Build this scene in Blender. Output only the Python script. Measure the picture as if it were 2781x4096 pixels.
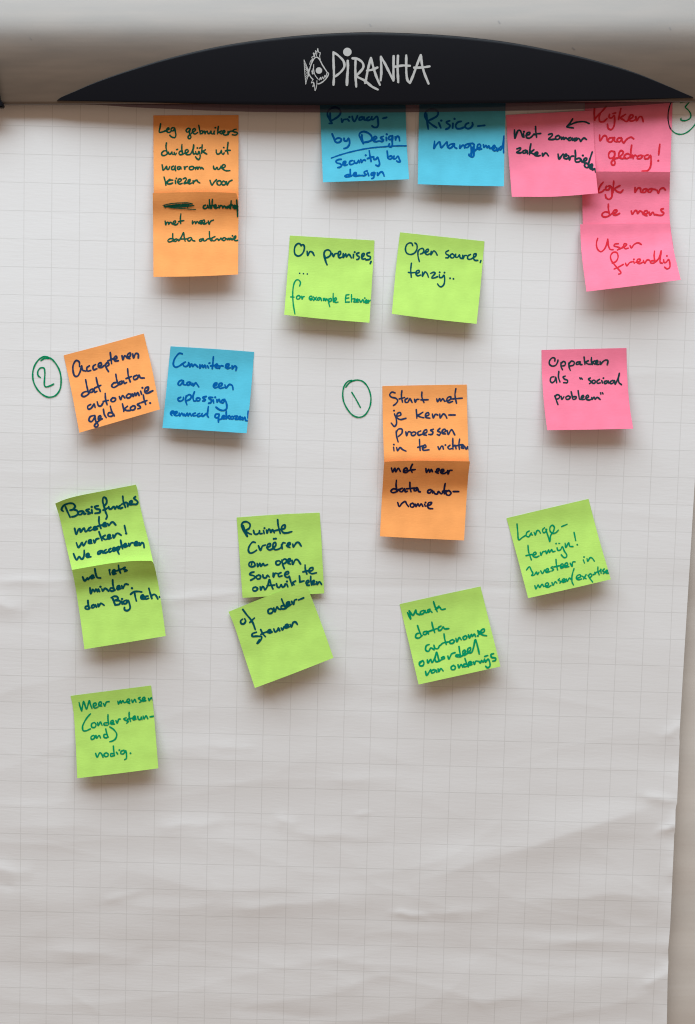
import bpy, bmesh, math, random
import numpy as np
from mathutils import Vector, noise
random.seed(4)
for o in list(bpy.data.objects): bpy.data.objects.remove(o)
SC = bpy.context.scene
COL = SC.collection

# ---------------------------------------------------------------- camera
D, T, ZC, F = 1.3154, 0.0935357, 1.40, 5734.4      # distance, pitch, height of the chart centre, focal length in photo pixels
CT, ST = math.cos(T), math.sin(T)
CAM = np.array([0.0, -D*CT, ZC + D*ST])
cd = bpy.data.cameras.new('camera'); cam = bpy.data.objects.new('camera', cd); COL.objects.link(cam)
cam.location = CAM; cam.rotation_euler = (math.pi/2 - T, 0, 0)
cd.sensor_fit = 'VERTICAL'; cd.sensor_height = 36; cd.lens = 36*F/4096
cd.clip_start = .05; cd.clip_end = 50
cd.dof.use_dof = True; cd.dof.focus_distance = 1.30; cd.dof.aperture_fstop = 5.0
SC.camera = cam
# ---------------------------------------------------------------- light
w = bpy.data.worlds.new('World'); SC.world = w; w.use_nodes = True
bg = w.node_tree.nodes['Background']; bg.inputs[0].default_value = (.290, .203, .148, 1); bg.inputs[1].default_value = 1.0
def lamp(name, loc, target, sx, sy, power, col):
    ld = bpy.data.lights.new(name, 'AREA'); ld.shape = 'RECTANGLE'; ld.size = sx; ld.size_y = sy
    ld.energy = power; ld.color = col
    o = bpy.data.objects.new(name, ld); COL.objects.link(o); o.location = loc
    o.rotation_euler = (Vector(target) - Vector(loc)).to_track_quat('-Z', 'Y').to_euler()
    return o
lamp('daylight_window', (-.22, -1.10, ZC + 2.55), (0, 0, ZC), 3.6, 2.2, 170, (.80, .915, .995))
SC.view_settings.view_transform = 'Standard'; SC.view_settings.look = 'None'
SC.cycles.filter_width = 1.1
SC.view_settings.exposure = 0; SC.view_settings.gamma = 1

# ---------------------------------------------------------------- helpers
def unp(x, y, Y=0.0):
    """photo pixel -> point of the place at depth Y"""
    x = np.asarray(x, float); y = np.asarray(y, float)
    a = (x - 1390.5)/F; b = -(y - 2048)/F
    dy = CT + b*ST; dz = -ST + b*CT
    t = (Y - CAM[1])/dy
    return np.stack([a*t, np.broadcast_to(Y, t.shape)*1.0, CAM[2] + dz*t], -1)

def tag(o, label=None, cat=None, group=None, kind=None):
    if label: o['label'] = label
    if cat: o['category'] = cat
    if group: o['group'] = group
    if kind: o['kind'] = kind
    return o

def mesh(name, verts, faces, mat, parent=None, origin=None, smooth=True, uv=None):
    me = bpy.data.meshes.new(name)
    v = np.asarray(verts, float)
    if origin is not None: v = v - np.asarray(origin)
    me.from_pydata(v.tolist(), [], faces)
    me.materials.append(mat)
    if uv is not None:
        l = me.uv_layers.new(name='UVMap'); uv = np.asarray(uv)
        idx = np.empty(len(me.loops), np.int32); me.loops.foreach_get('vertex_index', idx)
        l.data.foreach_set('uv', uv[idx].ravel().astype(np.float32))
    me.polygons.foreach_set('use_smooth', [smooth]*len(me.polygons)); me.update()
    o = bpy.data.objects.new(name, me); COL.objects.link(o)
    if parent: o.parent = parent
    return o

def gridfaces(nu, nv):
    return [(j*nu+i, (j+1)*nu+i, (j+1)*nu+i+1, j*nu+i+1) for j in range(nv-1) for i in range(nu-1)]

def catmull(P, step):
    P = np.asarray(P, float)
    if len(P) < 2: return P
    if len(P) == 2: Q = np.vstack([2*P[0]-P[1], P, 2*P[1]-P[0]])
    else: Q = np.vstack([2*P[0]-P[1], P, 2*P[-1]-P[-2]])
    out = []
    for i in range(1, len(Q)-2):
        p0, p1, p2, p3 = Q[i-1], Q[i], Q[i+1], Q[i+2]
        n = max(2, int(np.hypot(*(p2-p1))/step) + 1)
        k0 = max(np.hypot(*(p1-p0)), 1e-6)**.5; k1 = max(np.hypot(*(p2-p1)), 1e-6)**.5; k2 = max(np.hypot(*(p3-p2)), 1e-6)**.5
        m1 = (p2-p1) - k1*((p2-p0)/(k0+k1) - (p1-p0)/k0)          # centripetal tangents
        m2 = (p2-p1) + k1*((p3-p2)/k2 - (p3-p1)/(k1+k2))
        for t in np.arange(n)/n:
            t2, t3 = t*t, t*t*t
            out.append((2*t3-3*t2+1)*p1 + (t3-2*t2+t)*m1 + (-2*t3+3*t2)*p2 + (t3-t2)*m2)
    out.append(Q[-2]); return np.array(out)

def arc(P):
    S = catmull(P, 12); d = np.r_[0, np.cumsum(np.hypot(*np.diff(S, axis=0).T))]; d /= d[-1]
    return lambda t: np.stack([np.interp(t, d, S[:, 0]), np.interp(t, d, S[:, 1])], -1)

def smoothcurve(pts):
    pts = np.array(pts, float); t = np.linspace(-.3, 1.3, 321)
    v = np.interp(t, pts[:, 0], pts[:, 1])
    s0 = (pts[1, 1]-pts[0, 1])/(pts[1, 0]-pts[0, 0]); s1 = (pts[-1, 1]-pts[-2, 1])/(pts[-1, 0]-pts[-2, 0])
    v = np.where(t < 0, pts[0, 1]+s0*t, v); v = np.where(t > 1, pts[-1, 1]+s1*(t-1), v)
    k = np.exp(-.5*(np.arange(-24, 25)/9.0)**2); k /= k.sum()
    v = np.convolve(np.pad(v, 24, 'edge'), k, 'valid')
    return lambda q: np.interp(q, t, v)

# ---------------------------------------------------------------- materials
def mat(name, col, rough=.8, metal=0, spec=.2, bump=None, var=None):
    m = bpy.data.materials.new(name); m.use_nodes = True; nt = m.node_tree; b = nt.nodes['Principled BSDF']
    b.inputs['Base Color'].default_value = (*col, 1); b.inputs['Roughness'].default_value = rough
    b.inputs['Metallic'].default_value = metal; b.inputs['Specular IOR Level'].default_value = spec
    tc = nt.nodes.new('ShaderNodeTexCoord')
    if var:      # (scale xyz, lo, hi): slow variation of tone
        mp = nt.nodes.new('ShaderNodeMapping'); mp.inputs['Scale'].default_value = var[0]
        n = nt.nodes.new('ShaderNodeTexNoise'); n.inputs['Scale'].default_value = 1; n.inputs['Detail'].default_value = 5
        mr = nt.nodes.new('ShaderNodeMapRange'); mr.inputs[1].default_value = .3; mr.inputs[2].default_value = .7
        mr.inputs[3].default_value = var[1]; mr.inputs[4].default_value = var[2]
        mx = nt.nodes.new('ShaderNodeVectorMath'); mx.operation = 'SCALE'; mx.inputs[0].default_value = col
        nt.links.new(tc.outputs['Object'], mp.inputs[0]); nt.links.new(mp.outputs[0], n.inputs['Vector'])
        nt.links.new(n.outputs[0], mr.inputs[0]); nt.links.new(mr.outputs[0], mx.inputs['Scale'])
        nt.links.new(mx.outputs[0], b.inputs['Base Color'])
    if bump:     # (scale xyz, strength, distance)
        mp = nt.nodes.new('ShaderNodeMapping'); mp.inputs['Scale'].default_value = bump[0]
        n = nt.nodes.new('ShaderNodeTexNoise'); n.inputs['Scale'].default_value = 1; n.inputs['Detail'].default_value = 6
        bu = nt.nodes.new('ShaderNodeBump'); bu.inputs['Strength'].default_value = bump[1]; bu.inputs['Distance'].default_value = bump[2]
        nt.links.new(tc.outputs['Object'], mp.inputs[0]); nt.links.new(mp.outputs[0], n.inputs['Vector'])
        nt.links.new(n.outputs[0], bu.inputs['Height']); nt.links.new(bu.outputs[0], b.inputs['Normal'])
    return m

NB = dict(bump=((260, 260, 700), .25, .0004), var=((60, 60, 60), .93, 1.05))
M = dict(
    green=mat('green_note_paper', (.475, .76, .15), .75, **NB),
    orange=mat('orange_note_paper', (.95, .385, .115), .75, **NB),
    pink=mat('pink_note_paper', (.96, .225, .35), .75, **NB),
    blue=mat('blue_note_paper', (.092, .51, .68), .75, **NB))
INK = dict(
    dgreen=mat('dark_green_ink', (.008, .085, .05), .8, 0, .04), teal=mat('teal_ink', (.001, .078, .095), .8, 0, .04),
    navy=mat('navy_ink', (.020, .038, .095), .8, 0, .04), blue=mat('blue_ink', (.0, .105, .36), .8, 0, .04),
    red=mat('red_ink', (.66, .026, .045), .8, 0, .04), slate=mat('slate_ink', (.012, .042, .05), .8, 0, .04),
    green=mat('green_ink', (.0, .27, .11), .8, 0, .04), black=mat('dark_navy_ink', (.012, .014, .05), .8, 0, .04),
    black2=mat('dark_slate_ink', (.015, .03, .035), .8, 0, .04), white=mat('white_lettering', (.44, .44, .43), .5))

def paper_material():
    m = bpy.data.materials.new('gridded_paper'); m.use_nodes = True; nt = m.node_tree; b = nt.nodes['Principled BSDF']
    L = nt.links.new; N = nt.nodes.new
    b.inputs['Roughness'].default_value = .8; b.inputs['Specular IOR Level'].default_value = .18
    uv = N('ShaderNodeUVMap'); uv.uv_map = 'UVMap'
    sep = N('ShaderNodeSeparateXYZ'); L(uv.outputs[0], sep.inputs[0])
    masks = []
    for k in (0, 1):
        fr = N('ShaderNodeMath'); fr.operation = 'PINGPONG'; fr.inputs[1].default_value = .5; L(sep.outputs[k], fr.inputs[0])
        mr = N('ShaderNodeMapRange'); mr.inputs[1].default_value = .010; mr.inputs[2].default_value = .018
        mr.inputs[3].default_value = 1; mr.inputs[4].default_value = 0; L(fr.outputs[0], mr.inputs[0]); masks.append(mr)
    mx = N('ShaderNodeMath'); mx.operation = 'MAXIMUM'; L(masks[0].outputs[0], mx.inputs[0]); L(masks[1].outputs[0], mx.inputs[1])
    pn = N('ShaderNodeTexNoise'); pn.inputs['Scale'].default_value = 2.2; L(uv.outputs[0], pn.inputs['Vector'])
    st = N('ShaderNodeMapRange'); st.inputs[3].default_value = .35; st.inputs[4].default_value = .95; L(pn.outputs[0], st.inputs[0])
    mul = N('ShaderNodeMath'); mul.operation = 'MULTIPLY'; L(mx.outputs[0], mul.inputs[0]); L(st.outputs[0], mul.inputs[1])
    mix = N('ShaderNodeMix'); mix.data_type = 'RGBA'; mix.inputs['A'].default_value = (.82, .82, .82, 1); mix.inputs['B'].default_value = (.66, .66, .65, 1)
    L(mul.outputs[0], mix.inputs['Factor'])
    # sparse specks of dirt
    L(mix.outputs['Result'], b.inputs['Base Color'])
    mp = N('ShaderNodeMapping'); mp.inputs['Scale'].default_value = (1.1, 7, 1); L(uv.outputs[0], mp.inputs[0])
    n1 = N('ShaderNodeTexNoise'); n1.inputs['Scale'].default_value = 1.5; n1.inputs['Detail'].default_value = 7; n1.inputs['Roughness'].default_value = .62; L(mp.outputs[0], n1.inputs['Vector'])
    bu = N('ShaderNodeBump'); bu.inputs['Strength'].default_value = .10; bu.inputs['Distance'].default_value = .0009; L(n1.outputs[0], bu.inputs['Height'])
    L(bu.outputs[0], b.inputs['Normal'])
    return m

# ---------------------------------------------------------------- the sheet
CREASE = [  # photo px x0,y0,x1,y1, half width px, height mm
    (1780, 3490, 2760, 3185, 70, 2.3), (450, 3500, 1350, 3600, 95, 1.7), (-40, 3300, 500, 3330, 60, .8), (2150, 3600, 2740, 3565, 55, 1.6), (2050, 3760, 2660, 3775, 28, .6),
    (-80, 3470, 110, 3490, 30, 1.0), (-80, 3520, 60, 3555, 18, -.7), (150, 3800, 520, 3830, 40, .9), (300, 3870, 620, 3850, 40, -.7),
    (400, 3610, 560, 3570, 16, .45), (560, 3590, 1120, 3600, 40, -.55), (900, 3640, 1320, 3600, 30, .75), (1560, 3650, 1700, 3665, 14, .8),
    (1680, 3655, 1960, 3640, 22, .6), (1100, 3270, 1180, 3300, 22, .6), (1180, 3330, 1500, 3350, 30, .7), (1420, 3262, 1480, 3250, 9, .4),
    (600, 3310, 860, 3290, 30, .8), (1850, 4010, 2100, 3990, 25, .6), (950, 4040, 1320, 4070, 25, -.6), (1250, 3830, 1700, 3880, 26, .5),
    (1300, 3960, 1560, 3900, 26, .5), (2560, 3950, 2700, 3880, 22, .9), (2630, 3330, 2720, 3300, 16, 1.3), (2560, 3180, 2720, 3210, 20, 1.0),
    (-60, 2330, 330, 2322, 16, .55), (-60, 2400, 95, 2440, 34, .9), (560, 2410, 960, 2372, 20, .6), (940, 2350, 2200, 2352, 16, -.38),
    (2000, 2010, 2781, 2070, 30, .35), (100, 2060, 330, 2075, 20, .3), (1150, 2720, 1800, 2790, 40, .3), (2650, 2950, 2760, 2880, 20, .7),
    (850, 2990, 1010, 2990, 12, .35), (700, 3020, 1200, 3060, 30, .35), (1300, 3130, 1600, 3100, 30, .4), (100, 960, 500, 900, 50, .2),
    (0, 1410, 500, 1395, 26, .25), (1400, 1400, 2100, 1420, 34, .2), (2400, 1500, 2781, 1480, 30, .3), (-60, 1900, 500, 1880, 35, .25)]
CR = [(unp(a, b), unp(c, d), 1.25*hw/4340., .85*h*1e-3) for a, b, c, d, hw, h in CREASE]
def disp(X, Z):
    """how far the paper bulges towards the viewer, metres"""
    k = min(max((ZC + .45 - Z)/.9, 0), 1)
    n = noise.noise(Vector((X*2.6, Z*17, 1.3))) + .32*noise.noise(Vector((X*6.5, Z*38, 7.1)))
    n2 = noise.noise(Vector((X*9+Z*6, Z*24-X*3, 3.7))) + .5*noise.noise(Vector((X*24+Z*10, Z*52, 5.2)))
    h = (.26 + 1.25*k**2.4)*n + (.05 + .5*k**3)*n2
    r1 = 1-abs(noise.noise(Vector((X*3.4+Z*3.5+2, Z*15-X*2.4, 11.3)))); r2 = 1-abs(noise.noise(Vector((X*5-Z*6, Z*21+X*3, 17.9))))
    h += k*k*(.27*r1**8 + .20*r2**9)
    h *= .001
    for A, B, w_, a in CR:
        if abs(Z - .5*(A[2]+B[2])) > .07: continue
        dx, dz = B[0]-A[0], B[2]-A[2]; L2 = dx*dx+dz*dz
        t = ((X-A[0])*dx + (Z-A[2])*dz)/L2
        if t < -.15 or t > 1.15: continue
        dd = ((X-A[0])*dz - (Z-A[2])*dx)/math.sqrt(L2)
        dd += .35*w_*noise.noise(Vector((t*3+a*900, w_*500, 0)))
        tt = min(max((t+.15)/1.3, 0), 1)
        h += a*math.sin(math.pi*tt)**.7*(.6*math.exp(-(dd/w_)**2) + .5*math.exp(-abs(dd)/(.6*w_))) * (.75+.5*noise.noise(Vector((t*4, a*700, 2))))
    return h
GP, GX, GZ = .0262670, -.28915, .34725          # printed grid: rotation and origin
def grid_uv(X, Z):
    x, y = X-GX, -(Z-ZC-GZ)
    c, s = math.cos(GP), math.sin(GP)
    return ((x*c + y*s)/.025, (-x*s + y*c)/.025)
EDGE = [(2950, 100), (2920, 700), (2840, 1300), (2783, 1871), (2775, 2000), (2763, 2200), (2736, 2640), (2721, 2893), (2718, 2945), (2719, 2972), (2709, 3210), (2703, 3235),
        (2701, 3320), (2697, 3340), (2696, 3380), (2681, 3709), (2673, 3800), (2674, 3850), (2671, 3913), (2668, 4092), (2664, 4360)]
def sheet():
    ex, ey = zip(*EDGE); nu, nv = 300, 460
    ys = np.linspace(395, 4360, nv); V, UV = [], []
    for y in ys:
        xr = np.interp(y, ey, ex)
        for x in np.linspace(-170, xr, nu):
            p = unp(x, y); d = disp(p[0], p[2])
            e = max(0, 1-(xr-x)/60.); k = min(max((y-2600)/900, 0), 1)      # ragged, slightly lifted edge
            d += e*e*(.0012*k)*(1+noise.noise(Vector((0, y/90., 0)))*1.3)
            q = unp(x, y, -d); V.append(q); UV.append(grid_uv(q[0], q[2]))
    o = mesh('paper_sheet', V, gridfaces(nu, nv), paper_material(), uv=UV, origin=(0, 0, ZC))
    o.location = (0, 0, ZC); return o
SHEET = sheet()
tag(SHEET, 'large white flipchart sheet printed with a pale grey square grid, creased near its bottom', 'flipchart paper')

# ---------------------------------------------------------------- sheet lying behind, seen past the right edge
def backing():
    nu, nv = 60, 200; V = []
    P0, P1 = unp(-400, 380, .006), unp(3300, 4500, .006)
    for Z in np.linspace(P0[2], P1[2], nv):
        for X in np.linspace(P0[0]+.05, .42, nu):
            k = min(max((ZC+.1-Z)/.5, 0), 1)
            d = .0035*k*noise.noise(Vector((X*9+Z*7, Z*9, 9))) + .0012*noise.noise(Vector((X*4, Z*30, 4)))
            V.append((X, .010 - d, Z))
    m = mat('backing_paper', (.68, .635, .58), .85, bump=((3, 3, 60), .3, .001), var=((9, 9, 14), .9, 1.06))
    o = mesh('backing_sheet', V, gridfaces(nu, nv), m, origin=(0, 0, ZC)); o.location = (0, 0, ZC)
    return tag(o, 'plain beige grey sheet behind the gridded paper, showing as a strip at the right', 'backing paper')
backing()

# ---------------------------------------------------------------- handwriting
def parse(s):
    return [[tuple(map(float, q.split(','))) for q in st.split()] for st in s.split(';') if st.strip()]

def ribbon(strokes, width, surf):
    """pen strokes (photo px) -> a thin film of ink on a surface. surf(xy array, lift array) -> world points"""
    PX, LIFT, FC = [], [], []; width = width*.94
    def add(p, l): PX.append(p); LIFT.append(l); return len(PX)-1
    for si, st in enumerate(strokes):
        base = .00012 + .000012*si
        if len(st) == 1:                      # a dot
            c = np.array(st[0]); r = width*.60; ph = random.random()*6
            ci = add(c, base+2e-5); ring = [add(c+r*np.array([math.cos(ph+k*math.pi/5)*(1+.15*random.random()), math.sin(ph+k*math.pi/5)]), base) for k in range(10)]
            FC += [(ci, ring[k], ring[(k+1) % 10]) for k in range(10)]; continue
        S = catmull(st, width*.42); n = len(S)
        d = np.gradient(S, axis=0); L = np.hypot(d[:, 0], d[:, 1])+1e-9; d = d/L[:, None]
        # cut at cusps
        ang = np.r_[0, [math.degrees(math.acos(max(-1, min(1, float(np.dot((S[i+1]-S[i])/(np.hypot(*(S[i+1]-S[i]))+1e-9), (S[i]-S[i-1])/(np.hypot(*(S[i]-S[i-1]))+1e-9))))))) for i in range(1, n-1)], 0]
        cuts = [0] + [i for i in range(1, n-1) if ang[i] > 75] + [n-1]
        ph = random.random()*9
        for a, b in zip(cuts[:-1], cuts[1:]):
            if b <= a: continue
            seg = S[a:b+1]; m = len(seg); dd = np.gradient(seg, axis=0); dd /= (np.hypot(dd[:, 0], dd[:, 1])+1e-9)[:, None]
            prev = None
            for i in range(m):
                g = a+i
                wv = .5*width*(1+.10*math.sin(g*.31+ph)+.06*math.sin(g*.83+2*ph))
                if g < 2 or g > n-3: wv *= .93
                nn = np.array([-dd[i, 1], dd[i, 0]])*wv; l = base + 1.5e-6*g
                cur = (add(seg[i]+nn, l), add(seg[i]-nn, l))
                if prev: FC.append((prev[0], cur[0], cur[1], prev[1]))
                prev = cur
                if i in (0, m-1):             # round end
                    sg = -1 if i == 0 else 1; c = add(seg[i], l)
                    fan = [add(seg[i]+wv*(math.cos(t)*np.array([-dd[i, 1], dd[i, 0]])+math.sin(t)*sg*dd[i]), l) for t in np.linspace(0, math.pi, 7)]
                    FC += [(c, fan[k], fan[k+1]) for k in range(6)]
    W = surf(np.array(PX), np.array(LIFT))
    return W, FC

REG = {  # zoomed views the strokes were measured in: origin x, y, scale
    3: (1180, 170, 2.7207), 4: (580, 440, 3.945), 5: (580, 740, 3.945), 6: (1260, 400, 3.945), 7: (1640, 400, 3.945), 8: (2000, 400, 3.586), 9: (2300, 380, 3.2807), 10: (2300, 780, 3.2807),
    11: (1120, 920, 3.945), 12: (1550, 910, 3.849), 13: (100, 1320, 2.818), 14: (630, 1360, 3.849), 15: (1350, 1480, 2.869), 16: (1500, 1800, 3.945), 17: (2140, 1370, 3.757),
    18: (200, 1920, 3.586), 19: (260, 2220, 3.586), 20: (920, 2030, 3.757), 21: (890, 2340, 3.357), 22: (1580, 2330, 3.586), 23: (2000, 1980, 3.43), 24: (260, 2720, 3.945)}
def tr(reg, pts):
    ox, oy, s = REG[reg]; return [(ox+x/s, oy+y/s) for x, y in pts]

class Note:
    def __init__(self, colour, reg, top, right, bottom, left, hL, hR, label):
        P = [parse(e)[0] for e in (top, right, bottom, left)]
        P = [tr(reg, e) for e in P]                       # top L>R, right T>B, bottom L>R, left T>B
        self.t, self.r, self.b, self.l = [arc(e) for e in P]
        self.c = [np.array(P[0][0]), np.array(P[0][-1]), np.array(P[2][0]), np.array(P[2][-1])]
        self.hl, self.hr = smoothcurve(hL), smoothcurve(hR); self.seed = random.random()*50
        nu = nv = 34
        U, Vv = np.meshgrid(np.linspace(0, 1, nu), np.linspace(0, 1, nv)); self.org = None
        W = self.world(U.ravel(), Vv.ravel()); self.org = W.mean(0)
        self.o = mesh('sticky_note', W, gridfaces(nu, nv), M[colour], origin=self.org)
        self.o.location = self.org
        so = self.o.modifiers.new('thickness', 'SOLIDIFY'); so.thickness = .0001; so.offset = -1; es = self.o.modifiers.new('crisp edges', 'EDGE_SPLIT'); es.split_angle = 1.0
        tag(self.o, label, 'sticky note', 'sticky notes stuck on the flipchart sheet')
        self.reg = reg
    def px(self, u, v):
        u = np.asarray(u)[:, None]; v = np.asarray(v)[:, None]; a, b = u[:, 0], v[:, 0]
        A, B, C, Dd = self.c
        return (1-v)*self.t(a)+v*self.b(a)+(1-u)*self.l(b)+u*self.r(b) - ((1-u)*(1-v)*A+u*(1-v)*B+(1-u)*v*C+u*v*Dd)
    def world(self, u, v, lift=0):
        p = self.px(u, v); h = (1-u)*self.hl(v) + u*self.hr(v); h = h*1e-3
        q0 = unp(p[:, 0], p[:, 1])
        ds = np.array([disp(a, c) for a, _, c in q0])
        wob = np.array([noise.noise(Vector((a*2.2+self.seed, b*2.5, self.seed))) for a, b in zip(u, v)])*.0007*np.minimum(1, h/.003)
        return unp(p[:, 0], p[:, 1], -(ds + .00035 + h + wob + lift))
    def surf(self, xy, lift):
        u = np.full(len(xy), .5); v = u.copy(); e = 1e-3
        for _ in range(9):
            f = self.px(u, v)-xy; fu = (self.px(u+e, v)-self.px(u-e, v))/(2*e); fv = (self.px(u, v+e)-self.px(u, v-e))/(2*e)
            det = fu[:, 0]*fv[:, 1]-fu[:, 1]*fv[:, 0]
            u = np.clip(u-(f[:, 0]*fv[:, 1]-f[:, 1]*fv[:, 0])/det, .002, .999); v = np.clip(v-(fu[:, 0]*f[:, 1]-fu[:, 1]*f[:, 0])/det, .001, .999)
        return self.world(u, v, lift+.00004)
    def write(self, ink, width, words, reg=None, name='handwritten_word', dy=0):
        reg = reg or self.reg
        for wd in words:
            S = [tr(reg, [(x, y+dy) for x, y in s]) for s in parse(wd)]
            W, Fc = ribbon(S, width/REG[reg][2], self.surf)
            mesh(name, W, Fc, INK[ink], self.o, origin=self.org, smooth=False)

def sheet_surf(xy, lift):
    q0 = unp(xy[:, 0], xy[:, 1]); ds = np.array([disp(a, c) for a, _, c in q0])
    return unp(xy[:, 0], xy[:, 1], -(ds+.00016+lift))
def on_sheet(name, reg, s, width, ink='green'):
    W, Fc = ribbon([tr(reg, q) for q in parse(s)], width/REG[reg][2], sheet_surf)
    return mesh(name, W, Fc, INK[ink], SHEET, origin=(0, 0, ZC), smooth=False)

STD = [(0, .1), (.15, .2), (.3, 1.8), (.6, 6.4), (1, 13.5)]
n = Note('orange', 4, '134,85 1478,80', '1478,80 1478,700 1477,1428', '140,1424 1477,1428', '134,85 136,700 140,1424', [(0, .1), (.16, .3), (.55, 5), (.87, 9.6), (1, 8.6)], [(0, .1), (.16, .3), (.55, 5), (.87, 10), (1, 9)],
  'orange sticky note reading "Leg gebruikers duidelijk uit", upper of the joined pair below the plate')
n.write('dgreen', 27, [
 '248,218 238,280 228,350 300,338 345,318;345,318 385,300 378,283 355,290 342,315 350,342 372,354 395,350 412,335;465,285 435,280 415,300 418,325 440,330 462,310 468,285 480,340 488,400 475,432 445,432 415,420 395,398',
 '715,300 690,288 660,305 652,335 672,350 695,335 714,305 705,340 705,380 725,410 722,440 700,452 682,438 685,415 710,390 745,355;745,352 775,340 797,315 785,293 765,300 752,325 755,355 775,375 800,375 832,355;850,242 860,290 868,340 875,375;875,375 900,370 917,350 908,330 885,330 872,345;935,332 945,355 950,375;950,375 957,350 985,332;988,335 990,360 1010,373 1032,355 1042,335 1045,360 1060,376 1080,376;1097,332 1090,360 1098,378;1112,280;1160,260 1152,320 1146,376;1212,328 1180,345 1162,352 1185,362 1207,378;1218,362 1245,358 1262,340 1250,323 1232,335 1228,362 1242,385 1270,395 1300,388;1310,335 1312,365 1315,385;1315,385 1328,350 1350,335 1378,335;1440,303 1410,310 1390,325 1405,345 1440,350 1462,367 1450,385 1420,395 1380,388',
 '340,518 333,580 343,640 358,690;345,642 300,645 265,680 270,710 300,718 335,705 358,682;372,665 378,690 395,698 415,680 427,660 430,690 447,700;462,668 468,692 480,705 497,680;500,625 517,618;585,543 582,600 590,660 602,700;590,657 560,648 538,675 550,702 580,702 602,688;625,682 665,670 687,642 665,622 640,640 640,680 665,702 712,698 745,650 766,600 769,550 760,620 768,690 785,690;800,655 812,690 835,695 852,655 868,690 872,740 850,780 820,765 800,738;828,598;860,600 878,592;905,550 900,610 895,680;955,625 925,645 907,650 940,672 975,692',
 '1125,630 1127,670 1145,695 1175,690 1200,660 1206,635;1206,635 1215,680 1235,700 1252,675;1245,592;1312,510 1305,580 1300,640 1312,692;1270,645 1310,636 1347,635',
 '272,865 280,910 285,950 320,920 340,890 350,935 372,935 393,890;450,885 425,900 425,935 450,940 475,905 481,885 478,930 485,955;548,890 518,900 518,930 540,935 560,905 565,898 572,928;620,895 630,935;632,925 640,900 674,888;730,890 703,902 705,932 735,942 767,925 768,895 740,888;795,905 800,938;800,922 825,900 835,930 850,902 870,900 880,925 895,905 922,930',
 '1082,885 1090,925 1110,935 1140,905 1150,935 1170,935 1195,905 1202,885;1207,915 1250,905 1272,880 1250,860 1222,875 1222,915 1250,945 1290,958 1342,955',
 '302,1058 320,1120 332,1185;395,1092 360,1120 335,1140;440,1105 395,1108 360,1135 355,1160 390,1166 440,1150;480,1108 485,1158;497,1078;515,1140 550,1130 577,1100 550,1083 528,1100 520,1140 545,1167 590,1155;605,1085 640,1070 655,1090 635,1130 618,1157 650,1150 682,1150;682,1140 712,1120 716,1095 690,1103 680,1140 700,1160 742,1150;760,1115 765,1155;765,1137 800,1110 820,1105 835,1130 867,1148',
 '1028,1110 1040,1150 1060,1185 1090,1140 1130,1098;1170,1113 1138,1135 1150,1177 1185,1182 1207,1150 1190,1118 1170,1113;1240,1118 1213,1145 1225,1180 1260,1177 1277,1145 1250,1123 1240,1118;1288,1130 1300,1182 1330,1130 1374,1106'])
n = Note('orange', 5, '124,128 500,116 900,111 1250,117 1440,129', '1440,129 1466,210 1476,300 1474,800 1470,1412', '135,1450 800,1441 1470,1412', '124,128 130,600 135,1450', [(0, 10.8), (.1, 9.4), (.25, 6.2), (.45, 6), (1, 15)], [(0, 13.6), (.1, 11.3), (.25, 6.4), (.45, 6), (1, 15.5)],
  'orange sticky note with a scribbled-out word, "met meer" and "data autonomie" in green')
n.write('dgreen', 16, [
 '285,320 420,292 600,280 690,282 750,298 600,302 420,317 300,342 420,347 600,332 775,325 600,347 380,352 500,367 650,377 800,388;315,325 320,365;400,327 560,318;430,342 640,347;350,337 700,310;680,300 675,358;300,318 340,350;320,335 420,332'], name='crossed_out_word')
n.write('dgreen', 29, [
 '955,318 925,335 925,365 955,372 985,350 990,320 1002,362;1018,232 1022,300 1030,367;1066,228 1060,300 1052,367;1030,330 1090,318;1090,345 1125,335 1115,312 1095,325 1095,355 1120,367 1150,355;1165,325 1175,362;1175,350 1195,325 1217,330;1225,340 1230,362 1250,330 1265,340 1277,362;1305,335 1285,355 1300,367 1322,340 1332,362;1362,250 1358,300 1350,370;1330,322 1382,315;1390,330 1392,362;1410,350 1432,335 1415,320 1402,345 1415,374 1440,370;1448,238 1454,320 1462,420 1463,497;1425,352 1467,340'])
n.write('dgreen', 25, [
 '320,570 330,627 350,587 370,590 375,618 395,590 415,590 430,616;440,616 480,592 482,565 458,570 445,600 460,624 500,624 522,603;568,455 560,530 565,607;530,577 570,567 614,560',
 '750,565 752,612 775,580 795,582 800,608 820,580 840,585 850,607;855,602 890,590 897,560 870,567 865,602 890,614;905,602 940,587 937,550 912,560 910,597 930,614 965,605 982,590;1000,565 1015,618 1040,570 1082,552',
 '440,768 440,830 452,887;448,850 400,845 363,875 370,895 410,893 450,872;500,850 470,860 465,885 490,887 522,855 532,880 575,820 610,748 620,820 636,885;560,852 620,850 672,848;720,825 678,845 680,875 705,882 732,850 735,833 750,870 787,882',
 '890,848 860,865 862,885 885,887 905,857 915,843 920,877;925,850 935,882 960,875 985,850;1018,735 1020,800 1030,860 1047,882;985,850 1055,838;1105,813 1060,838 1065,875 1100,877 1132,850 1150,852 1165,870 1190,850 1200,835 1215,867;1250,828 1223,850 1235,874 1265,867 1277,840 1250,828;1290,845 1300,865 1315,840 1330,862 1345,838 1360,864;1375,840 1380,864;1382,800;1395,855 1430,832 1432,803 1405,823 1405,855 1430,877 1468,870'])
n = Note('blue', 6, '76,-10 1428,-10', '1428,-10 1450,700 1488,1250', '127,1298 800,1276 1488,1250', '76,-10 96,500 127,1298', STD, STD, 'sky blue sticky note reading "Privacy-by Design Security by design" with a long underline')
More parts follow.
